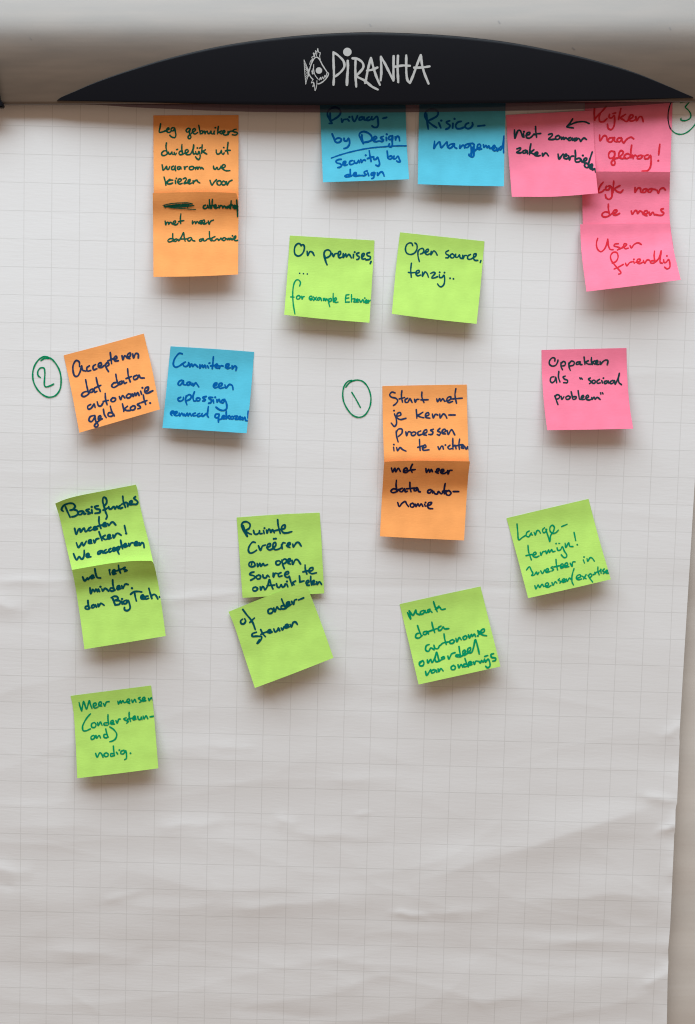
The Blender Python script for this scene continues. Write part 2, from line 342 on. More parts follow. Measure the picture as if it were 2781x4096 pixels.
n.write('blue', 33, [
 '240,210 245,290 268,370;228,370 270,365;245,332 225,290 200,240 205,180 250,135 330,118 390,150 407,195 380,250 310,300 262,325;420,300 430,350 455,310 492,305;515,300 540,332;545,270;590,260 600,310 625,340 650,300 672,250;745,265 705,283 700,317 735,312 765,282 775,270 780,310 812,317;855,268 823,290 825,320 860,317 892,295;900,265 890,302 920,307 970,262 985,265 997,340 998,400 975,430 930,430 903,410;1075,290 1132,275',
 '272,535 300,600 320,655 360,672 400,657 417,620 380,598 340,610 318,632;460,605 465,640 500,647 530,602 548,660 540,710 505,750 460,765',
 '740,550 745,610 765,687;765,687 720,600 700,560 715,518 770,498 840,520 895,575 892,630 840,657 780,667;900,635 950,620 977,590 950,573 925,600 925,640 965,657 1012,645;1080,573 1038,590 1050,610 1082,630 1065,652 1028,650;1128,590 1130,637;1135,540;1225,565 1180,573 1163,605 1185,627 1215,602 1227,570 1220,650 1220,715 1200,742 1165,725 1175,693;1265,580 1275,627;1275,610 1300,570 1325,580 1337,642'])
n.write('blue', 24, ['260,915 400,865 600,810 850,760 1100,735 1300,722 1446,721'], name='underline')
n.write('blue', 30, [
 '415,935 370,940 333,965 345,990 400,1005 422,1030 400,1057 362,1065;430,1022 475,1000 487,970 455,973 445,1010 465,1032 512,1020;590,953 555,968 545,1005 575,1017 617,1000;620,960 630,990 660,995 680,965 690,950 702,987;725,940 735,982 760,948;775,945 797,950;785,938 797,957;802,870;858,800 870,880 887,967;830,922 890,900 932,893;925,905 935,935 965,932 990,900 1010,950 1020,1010 1000,1040 963,1025',
 '1140,805 1148,870 1155,920 1190,932 1222,905 1205,883 1165,895;1250,885 1240,922 1270,927 1310,885 1335,940 1347,970 1320,977 1292,960',
 '558,1095 560,1160 577,1202;565,1175 500,1180 473,1200 500,1212 560,1202;600,1187 650,1167 647,1143 615,1153 610,1187 640,1202 680,1192 727,1190;800,1123 775,1140 785,1160 807,1175 780,1192 743,1190;835,1150 850,1192;822,1118;935,1138 895,1153 890,1182 920,1180 947,1150 937,1190 925,1225 898,1237;985,1145 990,1187 1030,1140 1060,1133 1080,1160 1093,1197'])
n = Note('blue', 7, '154,-10 1512,-10', '1512,-10 1490,900 1484,1362', '124,1328 800,1349 1484,1362', '154,-10 138,500 124,1328', STD, [(0, .1), (.15, .2), (.3, 1.8), (.6, 6.6), (1, 14.5)], 'sky blue sticky note reading "Risico-management" under the black plate')
n.write('blue', 33, [
 '265,220 270,320 290,457;285,342 250,290 235,230 260,180 330,152 400,155 447,195 430,250 350,300 290,332 350,390 422,437;455,360 490,442;495,325;627,328 575,350 590,370 632,400 615,440 568,462;680,370 675,442;705,298;807,338 760,350 723,400 740,447 790,452 850,433;925,363 885,383 873,425 910,452 960,437 992,390 985,358;1073,412 1180,400'])
n.write('blue', 31, [
 '390,650 385,710 380,762 430,690 470,658 480,700 495,752 530,720 585,663 590,710 602,747;690,688 640,700 603,740 625,762 670,737 702,690 705,740 738,762;790,710 790,757 830,715 855,718 862,757;935,688 880,708 868,745 910,747 950,700;940,687 958,710 970,780 968,850 972,890;955,683 1000,688 1012,720 985,762 1000,820 1007,880 985,898 930,870 935,853;1015,700 1010,780 1014,850;1000,820 1060,770 1117,735 1105,698 1075,703 1065,750 1090,777 1132,770;1160,705 1170,745 1200,715 1220,750 1245,725 1265,762 1302,750;1300,772 1347,740 1335,713 1310,733 1305,775 1340,797 1372,780;1370,755 1380,802 1410,760 1425,787 1460,740 1487,570;1485,570 1481,700 1481,828;1430,737 1480,723'])
n = Note('pink', 9, '130,-40 1284,-40', '1284,-40 1276,300 1265,600 1250,1050', '142,1050 1250,1050', '130,-40 133,500 142,1050', [(0, .1), (.2, .2), (.6, 3), (1, 7)], [(0, .1), (.2, .2), (.6, 3), (1, 7.5)],
  'pink sticky note reading "Kijken naar gedrag!" in red, top of the pink column')
n.write('red', 25, [
 '258,175 255,250 262,332;410,150 370,200 310,260 263,312;335,235 318,300 330,347 370,352 422,310;455,255 450,292 480,302 515,268 522,340 512,410 480,452 440,440 428,383;495,245 535,235;605,178 590,240 573,322;667,253 620,283 600,300 640,327 670,347 702,335;700,322 750,300 767,270 735,260 715,290 715,332 750,342 792,325;800,285 810,337 850,285 877,288 897,347',
 '325,525 330,602 380,535 410,538 425,602;500,558 450,568 438,610 480,614 507,570 520,558 520,602 548,615;612,558 560,573 558,605 590,612 617,575 620,602 642,627 670,590 710,560 740,553 772,573',
 '520,743 470,738 443,780 455,827 500,822 525,780 520,743 515,830 480,880 490,917 520,912 525,870 500,842 560,825 610,790 637,750 605,728 580,760 580,812 620,832 662,820;745,658 735,740 737,822;730,790 690,768 648,800 660,832 700,827 737,800;755,790 765,832;765,815 790,788 812,800;870,788 830,800 818,830 860,832 892,795;960,783 920,798 918,832 960,832 992,790 1000,870 987,950 950,992 883,999;1115,645 1100,782;1095,860'])
n.write('black2', 16, ['1264,90 1240,160 1225,240 1225,330 1245,420 1268,458', '890,94 920,87 952,85;565,98 590,97'], name='pen_mark')
n = Note('pink', 9, '97,1003 700,1005 1250,1008', '1250,1008 1244,1250 1241,1560 1262,1790 1296,2014', '112,2014 1296,2014', '97,1003 98,1400 112,2014', [(0, 10), (.08, 8.4), (.25, 3.2), (.6, 4.3), (.7, 5), (1, 7.5)], [(0, 10.6), (.08, 8.8), (.25, 3.4), (.55, 4.6), (.7, 6.5), (1, 8)],
  'pink sticky note reading "Kijk naar de mens" in red, middle one of the pink column')
n.write('red', 25, [
 '372,1143 335,1190 313,1240 308,1277 350,1272 387,1240;405,1210 410,1242 440,1242 475,1198 487,1280 482,1340 450,1367 410,1345 400,1308;415,1200;440,1195 460,1190;510,1130 505,1200 500,1277;592,1188 540,1215 520,1230 560,1267 600,1277 632,1245',
 '790,1215 790,1277 830,1220 860,1225 865,1270 887,1277;932,1228 895,1243 895,1277 925,1272 947,1235 965,1262;1010,1228 970,1240 960,1267 990,1274 1022,1235 1060,1240;1080,1250 1095,1287 1120,1235 1160,1218 1187,1242',
 '440,1432 440,1492 452,1557;445,1542 400,1532 360,1557 360,1587 400,1600 450,1582 490,1552 540,1537 552,1512 520,1510 500,1542 510,1572 550,1570 587,1552',
 '740,1522 755,1563 790,1517 810,1517 825,1552 850,1522 880,1532 892,1563;900,1567 952,1547 947,1517 915,1525 910,1567 945,1583;975,1537 985,1575 1025,1537 1042,1572;1162,1490 1130,1502 1140,1527 1167,1547 1150,1573 1110,1578 1058,1567'])
n = Note('pink', 10, '68,385 700,374 1246,372', '1246,372 1292,700 1390,1113', '152,1268 800,1190 1390,1113', '68,385 88,760 152,1268', [(0, 5.8), (.15, 6.3), (.37, 9), (1, 20)], [(0, 7.6), (.15, 8.0), (.37, 10.6), (1, 22)],
  'light pink sticky note reading "User friendly" in red, lowest of the pink column and tilted')
n.write('red', 21, [
 '300,568 283,630 298,710 340,742 380,717 412,660 432,578 440,660 465,712 502,715;572,638 525,643 513,665 560,680 592,697 558,720;558,720 625,690;625,682 667,665 682,645 650,638 640,670 660,702 702,695;725,665 740,692 780,645 830,626 872,647',
 '490,892 540,870 567,810 550,755 500,753 468,800 480,860 520,912 570,970 602,1010 600,1028 575,1035;515,970 570,945 635,910;665,895 680,927 720,885 752,875;770,870 780,892;775,842;800,882 852,865 857,840 825,843 815,882 850,897 892,880;900,855 915,892 950,850 980,855 992,887;1045,735 1040,800 1052,882;1040,860 1005,863 993,887 1030,892 1062,870 1100,830 1132,733 1125,800 1120,882 1147,892;1165,850 1170,882 1195,882 1230,843 1247,900 1242,950 1210,967 1178,945;1208,797'])
n = Note('pink', 8, '88,215 700,183 1336,150', '1336,150 1342,400 1378,1040 1408,1338', '172,1388 800,1385 1408,1338', '88,215 112,640 172,1388', [(0, .3), (.2, .7), (.6, 4), (1, 12)], [(0, 1.6), (.2, 2.6), (.5, 5.5), (.7, 10.5), (1, 14.5)],
  'pink sticky note with a drawn arrow above "niet zomaar zaken verbieden"')
n.write('slate', 26, ['1280,337 1220,313 1120,315 1030,345 960,382 1055,400;1045,270 1010,325 958,380'], name='drawn_arrow')
n.write('slate', 29, [
 '210,430 215,547 262,438 290,438 310,480 327,527;338,485 345,532;345,455;375,507 425,490 432,465 400,468 380,500 385,537 420,547 460,522 490,485;512,380 515,450 527,532;490,497 530,485 585,480',
 '700,495 745,483 752,505 700,562 740,567 792,560;837,508 800,530 805,562 840,562 862,530 840,508;880,530 885,562 910,535 920,562 945,540 967,562;1012,538 980,555 990,577 1020,572 1037,545 1042,577;1097,543 1060,560 1070,582 1100,572 1117,550 1140,557 1160,592 1180,565 1210,545 1242,565',
 '245,700 297,688 290,715 243,752 280,760 317,750;372,718 330,735 335,762 365,757 387,725 397,767;445,627 432,700 425,782;487,713 445,745 430,755 465,765 497,782;500,787 542,770 537,748 505,760 505,792 540,802 577,795;610,765 615,800 650,760 670,765 697,800',
 '835,775 850,847 885,800 907,773;920,812 962,795 952,773 925,790 920,832 960,842 987,825;985,800 1000,857 1020,810 1057,803;1080,720 1085,790 1085,882 1130,887 1162,860 1140,833 1100,845;1165,850 1180,892;1190,795;1195,882 1242,860 1247,833 1215,838 1200,882 1225,907;1325,745 1300,820 1275,900 1270,942;1270,922 1235,903 1213,940 1240,967 1282,960;1285,967 1327,945 1322,918 1295,938 1290,977 1320,992;1325,970 1327,1002 1360,985 1377,1030'])
n = Note('green', 11, '157,87 1493,165', '1493,165 1455,800 1413,1463', '68,1338 700,1405 1413,1463', '157,87 128,560 68,1338', STD, STD, 'lime green sticky note reading "On premises, ... for example Elzevier" in two inks')
n.write('teal', 29, [
 '335,252 318,220 285,213 245,250 228,320 243,385 290,410 340,387 377,330 387,265 370,233 340,233;430,335 440,402 475,340 510,348 542,402',
 '745,547 715,480 698,420 698,360 720,323 765,313 802,345 795,397 750,432 722,437;705,400 722,480 743,545;825,370 845,417 870,375 907,368;920,407 957,375 957,335 930,343 920,397 940,437 982,425;1000,370 1000,432 1040,373 1050,422 1085,383 1107,400 1127,437;1162,385 1158,437;1180,348;1247,358 1210,373 1220,400 1252,420 1240,457 1213,464;1295,427 1327,400 1332,370 1305,373 1290,422 1305,457 1347,450;1417,353 1375,368 1380,400 1427,420 1420,457 1358,470;1440,495 1425,527'])
n.write('teal', 22, ['312,682;372,688;433,693'], name='dots')
n.write('green', 24, [
 '312,880 325,830 300,790 260,788 225,840 205,950 203,1050 213,1180 237,1320;170,1055 225,1058;285,1033 263,1055 270,1087 300,1087 322,1055 300,1033 285,1033;345,1045 350,1087 370,1050 387,1048',
 '470,1087 507,1075 502,1043 475,1048 463,1080 485,1102 520,1090;530,1055 577,1107;577,1058 533,1110;622,1063 595,1080 600,1107 625,1097 642,1070 657,1112;685,1075 690,1112 710,1078 720,1112 740,1083 757,1112;775,1085 770,1140 787,1207;775,1090 807,1078 817,1105 785,1132;842,1000 840,1070 845,1132;855,1117 892,1095 887,1068 860,1083 855,1120 880,1140 917,1135',
 '1045,1025 1035,1080 1035,1135;1045,1025 1092,1018;1040,1080 1087,1070;1035,1137 1097,1135;1130,1018 1130,1132;1150,1085 1187,1085 1165,1132 1202,1135;1205,1122 1237,1105 1225,1088 1205,1105 1210,1134 1242,1135;1255,1095 1275,1137 1307,1098;1320,1105 1325,1142;1340,1072;1345,1132 1377,1115 1365,1098 1350,1115 1350,1147 1382,1147;1395,1105 1395,1147;1395,1132 1430,1106'])
n = Note('green', 12, '195,74 1494,212', '1494,212 1440,850 1374,1483', '68,1328 700,1412 1374,1483', '195,74 135,600 68,1328', STD, STD, 'lime green sticky note reading "Open source, tenzij.." with its lower part blank')
n.write('teal', 26, [
 '390,277 375,243 340,236 298,265 278,330 298,392 360,414 422,387 457,320 450,255 425,238;470,360 472,440 492,522;470,382 490,340 540,320 562,350 545,392 508,407;575,387 627,365 632,333 600,343 585,392 610,417 647,405;675,365 670,417 715,358 740,375 767,422',
 '942,353 898,380 905,407 947,430 935,462 898,466;1000,403 973,420 975,457 1010,467 1032,430 1000,403;1052,410 1050,452 1080,457 1110,420 1120,462 1147,477;1160,425 1165,477 1190,430 1217,428;1282,413 1238,440 1240,482 1280,487 1322,462 1357,440 1367,403 1335,408 1325,462 1345,502 1392,505;1440,508 1430,537',
 '370,550 360,650 368,762;323,690 375,695 432,690;440,707 487,690 487,658 455,666 438,710 465,742 512,730;540,685 540,747 580,683 607,700 632,762;665,705 715,688 737,700 688,760 685,777 730,772 772,755;800,725 805,767 840,767 872,733 882,800 867,880 825,912 795,897 773,868;805,688;880,692;965,780;1017,788'])
n = Note('orange', 13, '437,285 900,163 1340,40', '1340,40 1440,470 1522,895', '614,1158 1050,1032 1522,895', '437,285 515,640 614,1158', STD, STD, 'orange sticky note tilted left reading "Accepteren dat data autonomie geld kost."')
n.write('navy', 22, [
 '615,412 612,360 580,343 546,390 543,460 562,517 592,520 622,470 640,405 645,430 652,452 687,462;727,403 700,423 705,462 742,455;797,388 770,408 775,447 812,435;825,412 862,395 857,368 830,383 830,417 865,422 890,402;905,385 920,430 942,467;905,392 935,363 947,390 920,412;962,253 970,320 977,377;935,347 1000,320;1005,332 1037,315 1027,293 1005,313 1015,347 1052,345;1095,290 1105,332 1125,288 1142,300;1150,312 1187,290 1187,258 1160,273 1155,312 1182,320;1215,270 1225,312 1250,263 1277,270 1278,312',
 '685,560 700,640 717,707;705,690 660,703 638,735 665,750 710,727 732,700;762,663 735,678 735,702 760,697 777,665 787,702 812,690;803,535 820,610 850,690;788,652 857,622',
 '1025,498 1035,560 1052,612;1040,590 1000,598 978,630 1000,647 1052,620;1092,573 1065,588 1065,614 1090,602 1112,575 1122,602 1147,590;1158,438 1165,510 1187,582;1140,547 1202,523;1262,508 1225,528 1230,557 1265,547 1287,510 1302,537 1347,540',
 '742,838 708,860 715,892 745,882 772,845 780,833 792,872;815,808 830,852 855,857 882,820;905,713 910,780 927,842;882,805 940,792;990,763 968,790 985,807 1015,797 1022,770 990,763;1065,750 1080,782 1100,738 1127,765;1167,718 1143,745 1160,767 1190,752 1197,725 1167,718;1210,720 1220,747 1240,708 1250,737 1270,705 1287,735;1305,690 1315,722;1325,650;1350,697 1387,675 1392,643 1360,653 1350,692 1370,712 1442,683',
 '772,963 735,978 723,1020 750,1032 782,990 787,963 800,1030 827,1070 805,1094 783,1080 800,1052 850,1010;825,1002 857,985 852,963 830,978 835,1012 872,1000;885,893 895,950 917,987;963,858 980,920 1007,967;985,933 945,933 938,965 975,972 1002,950',
 '1100,833 1110,880 1115,917;1157,858 1130,880 1120,890 1150,907 1192,905;1217,853 1188,880 1205,902 1237,892 1242,860 1217,853;1297,823 1268,840 1297,860 1302,877 1273,887;1335,733 1345,790 1362,837;1313,817 1377,793;1412,822'])
n = Note('blue', 14, '203,97 900,140 1490,184', '1490,184 1440,800 1374,1435', '77,1353 700,1392 1374,1435', '203,97 150,650 77,1353', [(0, .1), (.15, .2), (.3, 1.7), (.6, 5.5), (.8, 7), (1, 11)], STD, 'sky blue sticky note reading "Commiteren aan een oplossing" beside a tilted orange note')
n.write('blue', 29, [
 '382,212 340,203 290,250 253,320 248,385 280,417 340,397 390,360;430,338 398,360 405,397 440,407 477,380 482,348;500,370 500,412 530,368 545,407 575,373 597,390 622,414;655,380 655,432 690,383 705,422 730,388 747,427;770,395 787,427;795,357 808,352;862,258 855,350 845,437;818,397 882,390;890,412 927,390 917,368 895,388 895,422 932,432;950,395 955,434 980,393 1012,400;1045,422 1092,400 1102,370 1065,373 1050,412 1075,437 1122,425;1150,395 1152,442 1190,398 1217,415 1208,467',
 '377,618 340,633 318,680 345,697 385,652 400,628 400,680 432,690;492,643 460,658 453,687 485,692 512,650 522,692;545,665 552,702 590,658 610,680 637,720',
 '860,712 907,690 917,663 885,666 860,705 885,737 922,725;940,717 987,700 997,668 960,670 940,717 965,742 1022,730;1040,690 1055,737 1110,683 1152,700 1165,762',
 '360,880 318,900 325,932 360,940 397,915 402,880;445,860 433,920 455,997;445,870 490,838 522,865 505,907 455,932;570,798 548,870 563,937 587,937;627,888 600,903 610,932 645,932 657,900 627,888;752,868 700,883 715,905 742,915 725,937 698,937;852,883 790,883 800,905 837,925 820,962 788,972;860,920 867,967;890,880;915,915 920,955 950,913 965,950 992,962;1037,913 1000,923 983,955 1010,967 1040,928 1067,990 1062,1060 1020,1082 960,1072 903,1033',
 '205,1137 242,1120 252,1098 220,1098 203,1135 225,1162;260,1142 297,1125 302,1103 270,1108 258,1145 290,1164 327,1155;335,1125 345,1167 375,1123 397,1162;410,1135 430,1167 460,1128 475,1167 500,1128 522,1167;582,1123 545,1143 555,1167 595,1160;652,1128 615,1148 625,1177 662,1165;690,1130 680,1160 700,1172 730,1150;785,1023 775,1100 770,1165 787,1187;720,1160 752,1130',
 '947,1138 900,1143 888,1185 920,1197 952,1165 950,1140 942,1200 940,1262;950,1225 987,1215;990,1202 1032,1180 1027,1158 1000,1173 1000,1207 1042,1210;1060,1095 1060,1160 1060,1212;1112,1163 1075,1185 1112,1212;1152,1173 1125,1190 1135,1214 1165,1212 1174,1185 1152,1173;1190,1170 1232,1170 1200,1217 1242,1218;1250,1207 1287,1190 1277,1173 1255,1188 1260,1217 1287,1222;1310,1190 1315,1227 1345,1188 1357,1237;1398,1095 1393,1197;1380,1240'])
n = Note('orange', 15, '516,184 1000,174 1485,167', '1485,167 1491,500 1504,900 1512,1112', '538,1112 1512,1112', '516,184 522,600 538,1112', [(0, .1), (.16, .3), (.5, 5), (.9, 12), (1, 11)], [(0, .1), (.16, .3), (.5, 5), (.9, 13), (1, 12)],
  'orange sticky note reading "Start met je kernprocessen" right of the ringed number 1')
n.write('navy', 20, [
 '662,262 625,253 600,285 620,310 672,325 692,350 670,387 643,406;740,238 735,300 747,367;708,332 772,315;807,323 778,340 780,367 805,370 827,335 832,328 857,370;885,335 895,367 910,338 937,335;970,253 970,310 994,372;958,342 1042,340',
 '1140,330 1150,362 1175,328 1185,357 1210,328 1230,357;1240,357 1292,340 1302,308 1270,313 1255,347 1275,372 1322,360;1360,213 1350,290 1367,380;1308,332 1432,322',
 '655,503 675,560 677,620 655,647 618,608;650,465;680,532 727,515 722,488 690,498 682,542 720,567 787,553',
 '905,453 910,510 912,552;982,483 940,510 920,520 950,537 992,547;1010,532 1052,510 1042,488 1015,503 1015,542 1062,552;1090,505 1100,550 1125,508 1152,515;1175,505 1180,550 1215,503 1237,515 1257,552;1278,515 1352,515',
 '675,700 680,760 697,824;675,717 700,678 740,678 742,720 700,762;785,710 795,752 815,708 842,712;877,708 848,725 855,750 885,747 902,720 877,708;957,698 925,713 930,747 967,738;985,732 1027,710 1022,683 995,698 985,737 1022,747;1102,678 1068,690 1097,710 1085,737 1048,738;1177,668 1150,698 1182,715 1170,747 1145,738;1200,722 1242,700 1232,678 1205,693 1205,727 1242,732;1260,695 1272,737 1310,683 1347,742',
 '645,885 650,927;648,855;680,890 690,927 720,888 745,910 787,930',
 '942,796 945,860 950,922;923,887 987,868;975,897 1017,880 1007,858 980,883 985,917 1052,915',
 '1155,880 1170,912 1195,873 1212,875;1210,880 1217,907;1240,860;1292,863 1268,885 1285,907 1312,900;1325,783 1325,850 1327,907;1325,882 1350,863 1362,902;1403,793 1395,850 1400,907;1370,867 1432,853;1430,887 1452,870 1437,858 1423,890 1450,897;1460,875 1480,907 1495,878 1506,912'])
n = Note('orange', 16, '155,185 400,172 700,167 1100,172 1500,180', '1500,180 1474,400 1445,800 1408,1427', '80,1362 700,1395 1408,1427', '155,185 143,240 130,450 100,950 80,1362', [(0, 15), (.1, 12.4), (.45, 4.2), (.6, 4.4), (1, 10)], [(0, 16.5), (.1, 13.6), (.34, 5), (.42, 5.3), (.7, 10), (1, 15)],
  'orange sticky note with "met meer data auto-nomie" in near-black ink, under "Start met"')
n.write('black', 31, [
 '262,285 280,347 315,288 330,342 370,288 402,337;455,337 512,310 497,283 465,298 455,347 490,357 540,322;592,225 565,290 587,352;540,322 637,308',
 '805,295 815,352 850,303 865,347 890,308 907,340;955,345 1012,325 1012,298 980,303 970,352 1002,367;1035,352 1087,330 1082,308 1050,313 1045,362 1090,372 1132,350;1150,325 1155,377 1180,323 1217,320',
 '340,478 335,560 352,652;345,622 290,613 253,650 280,672 340,657 382,620;432,603 400,618 395,652 430,657 467,610 482,657 512,650;552,513 555,590 570,657;500,612 622,600;662,593 630,608 618,640 650,642 672,600 692,652 717,660',
 '882,623 840,638 833,670 870,677 902,635 912,677;930,650 945,687 985,692 1002,655 1050,692 1082,640;1110,528 1095,610 1095,692;1065,652 1132,640;1167,638 1123,660 1130,702 1175,712 1202,675 1167,638;1238,655 1322,655'])
n.write('black', 29, ['360,828 385,892 430,838 480,813 500,850 532,892;592,838 558,860 570,897 605,897 622,860 592,838;640,855 650,892 680,848 700,887 730,848 757,887;785,855 795,887;800,828;820,882 877,860 897,828 855,828 830,872 850,917 912,925'])
n = Note('pink', 17, '100,113 700,98 1376,83', '1376,83 1388,500 1424,950 1478,1295', '185,1318 800,1310 1478,1295', '100,113 106,450 140,950 185,1318', STD, [(0, .1), (.15, .2), (.3, 1.8), (.6, 7), (1, 15)], 'pink sticky note reading "Oppakken als sociaal probleem", standing alone at the right')
n.write('slate', 26, [
 '300,277 300,238 265,228 223,270 218,320 255,352 310,342 342,290 347,263;393,300 393,360 415,407;395,310 430,283 457,300 450,342 408,352;510,310 515,370 532,417;510,322 550,278 592,295 580,337 528,352;667,288 630,298 623,327 660,322 682,290 680,327 707,330;740,218 745,270 752,327;802,273 765,295 800,322 842,325;850,223 850,280 862,327;902,273 870,295 902,327;910,307 947,290 937,268 915,283 920,322 962,327;980,285 988,325 1020,288 1060,263 1097,270 1088,332',
 '287,513 245,523 233,580 260,602 300,572 312,520 327,602;360,433 355,520 377,592;457,503 425,518 440,545 492,570 485,602 433,602',
 '675,530 685,547;697,535 713,550',
 '832,533 805,550 830,575 852,595 820,617;887,563 858,580 870,612 900,607 907,575 887,563;972,553 935,578 940,612 982,605;1005,570 1015,607;1030,535;1082,573 1045,588 1050,617 1085,602 1102,575 1112,612;1172,568 1135,588 1140,617 1175,607 1197,570 1207,622 1240,560 1270,463 1255,540 1265,602 1300,630',
 '300,800 320,860 347,932;300,812 335,783 372,800 360,837 320,852;395,810 405,852 437,813;502,798 465,823 475,852 515,847 532,818 508,803;545,738 560,800 575,852 615,842 622,815 580,813;650,723 660,790 675,852 692,852;695,837 737,815 727,793 700,813 705,852 747,852;765,837 807,815 797,788 770,808 775,852 820,862 847,850;855,825 860,852 890,818 905,850 935,823 982,854;985,753 992,777;1013,753 1024,770'])
n = Note('green', 18, '77,337 200,285 350,240 800,150 1233,67', '1233,67 1250,110 1280,300 1350,620 1420,900 1483,1185', '326,1330 900,1250 1483,1185', '77,337 140,540 210,840 326,1330', [(0, 8), (.12, 3.4), (.3, 1.6), (.6, 2.6), (.85, 6), (1, 10)], [(0, 2.4), (.12, .8), (.35, 1.2), (.6, 3.0), (.85, 8), (1, 13)],
  'green sticky note reading "Basisfuncties moeten werken! We accepteren"')
n.write('teal', 31, [
 '225,387 260,470 290,532;190,447 168,425 190,375 260,338 330,338 362,375 330,422 290,432;330,422 390,440 397,490 350,522 318,527;462,443 410,458 408,492 450,492 482,450 492,487 512,480;562,418 520,433 550,455 582,475 545,487;600,430 607,472;600,385;692,368 640,383 660,410 717,425 715,462 648,477',
 '780,375 815,322 802,260 770,248 758,300 778,380 800,460 822,520 805,557;763,432 800,418 842,390;845,380 852,412 880,412 907,383;920,380 935,412 960,373 982,405;1012,363 990,385 1005,407 1042,395;1045,233 1055,310 1082,387;1028,347 1092,320;1110,330 1117,377;1110,330 1130,352 1177,325 1177,298 1150,308 1145,347 1192,350;1227,238 1205,260 1240,290 1262,317 1240,347 1198,347',
 '355,695 380,777 410,708 430,698 440,742 490,688 510,742 547,715;587,678 555,698 565,727 602,715;620,707 662,690 652,668 625,688 635,717 682,700;705,528 705,610 732,692;660,672 762,638;760,657 802,640 797,613 770,623 765,662 812,660;830,625 845,652 880,608 905,603 942,642',
 '380,900 410,967 440,930 462,898 480,942 522,878;550,902 592,880 587,858 560,868 560,907 602,905;625,860 640,897 665,848 702,838;705,743 725,800 747,867;792,793 755,820 790,852 822,845;830,827 867,805 857,783 830,798 840,842 882,830;905,790 915,827 950,773 975,763 1022,790;1070,653 1090,742;1095,765',
 '340,1058 365,1120 385,1147 420,1098 450,1132 475,1122 492,1070 492,1008;520,1092 562,1075 552,1053 525,1068 530,1107 587,1100',
 '727,1013 690,1033 688,1062 720,1052 747,1015 762,1047;807,998 780,1018 790,1047 827,1030;872,983 845,1003 855,1032 892,1015;905,1002 937,985 927,968 905,983 910,1017 942,1005;955,970 970,1015 992,1062;960,982 985,953 1002,970 980,1007;1015,863 1025,920 1042,982;998,962 1062,930;1060,947 1097,930 1087,908 1065,923 1070,962 1112,945;1130,910 1140,942 1165,903 1192,898;1215,922 1252,905 1247,883 1220,893 1215,932 1262,935;1280,900 1290,932 1320,898 1342,910 1352,967'])
n = Note('green', 19, '103,213 400,160 700,112 1000,84 1240,83', '1240,83 1272,115 1292,190 1340,420 1395,780 1447,1162', '280,1352 862,1258 1447,1162', '103,213 150,450 220,900 280,1352', [(0, 11.0), (.1, 9.0), (.28, 5.0), (.5, 6.2), (1, 14)], [(0, 16), (.08, 13.8), (.24, 7.2), (.4, 7), (1, 16)],
  'green sticky note with a curled top corner reading "wel iets minder. dan Big Tech."')
n.write('teal', 31, [
 '255,315 285,372 325,330 332,352 367,310;375,327 412,305 402,288 375,303 380,337 420,322;430,198 440,260 465,322 512,330',
 '640,240 650,282;640,215;680,252 722,235 712,213 685,228 690,277 732,265;768,148 775,200 797,257;745,227 817,200;862,178 835,195 872,215 892,222 858,237',
 '360,470 372,552 400,493 425,525 445,490 467,522;480,490 497,522;510,455;530,485 542,517 575,478 600,490 627,517;685,358 690,430 712,507;700,480 655,473 648,505 680,517 717,500;745,482 787,460 777,438 750,453 755,492 802,480;815,440 832,477 865,418 907,422;962,475',
 '330,653 335,710 352,772;340,735 300,738 293,765 330,777 357,760;412,713 385,728 390,757 420,747 437,715 452,747;475,705 482,737 515,693 535,700 562,720',
 '680,610 700,660 722,717;665,612 700,593 750,598 762,630 710,652;720,652 792,660 785,702 720,717;815,665 822,702;820,630;882,648 845,663 845,697 880,692 905,653 932,720 932,770 890,797 855,782 855,753',
 '1000,543 1010,600 1025,657;943,562 990,528 1060,523 1102,530;1090,612 1132,595 1122,573 1095,588 1095,627 1142,630;1192,588 1155,598 1160,632 1202,620;1205,478 1225,550 1247,622;1237,590 1280,563 1310,585 1332,627;1362,600'])
n = Note('green', 20, '102,150 700,107 1348,77', '1348,77 1368,350 1386,700 1418,1290', '190,1357 800,1325 1418,1290', '102,150 140,650 190,1357', [(0, .1), (.17, .3), (.6, 2.4), (1, 4.3)], [(0, .1), (.17, .3), (.6, 3), (1, 5)],
  'green sticky note reading "Ruimte creeren om open source te", overlapped by the one below')
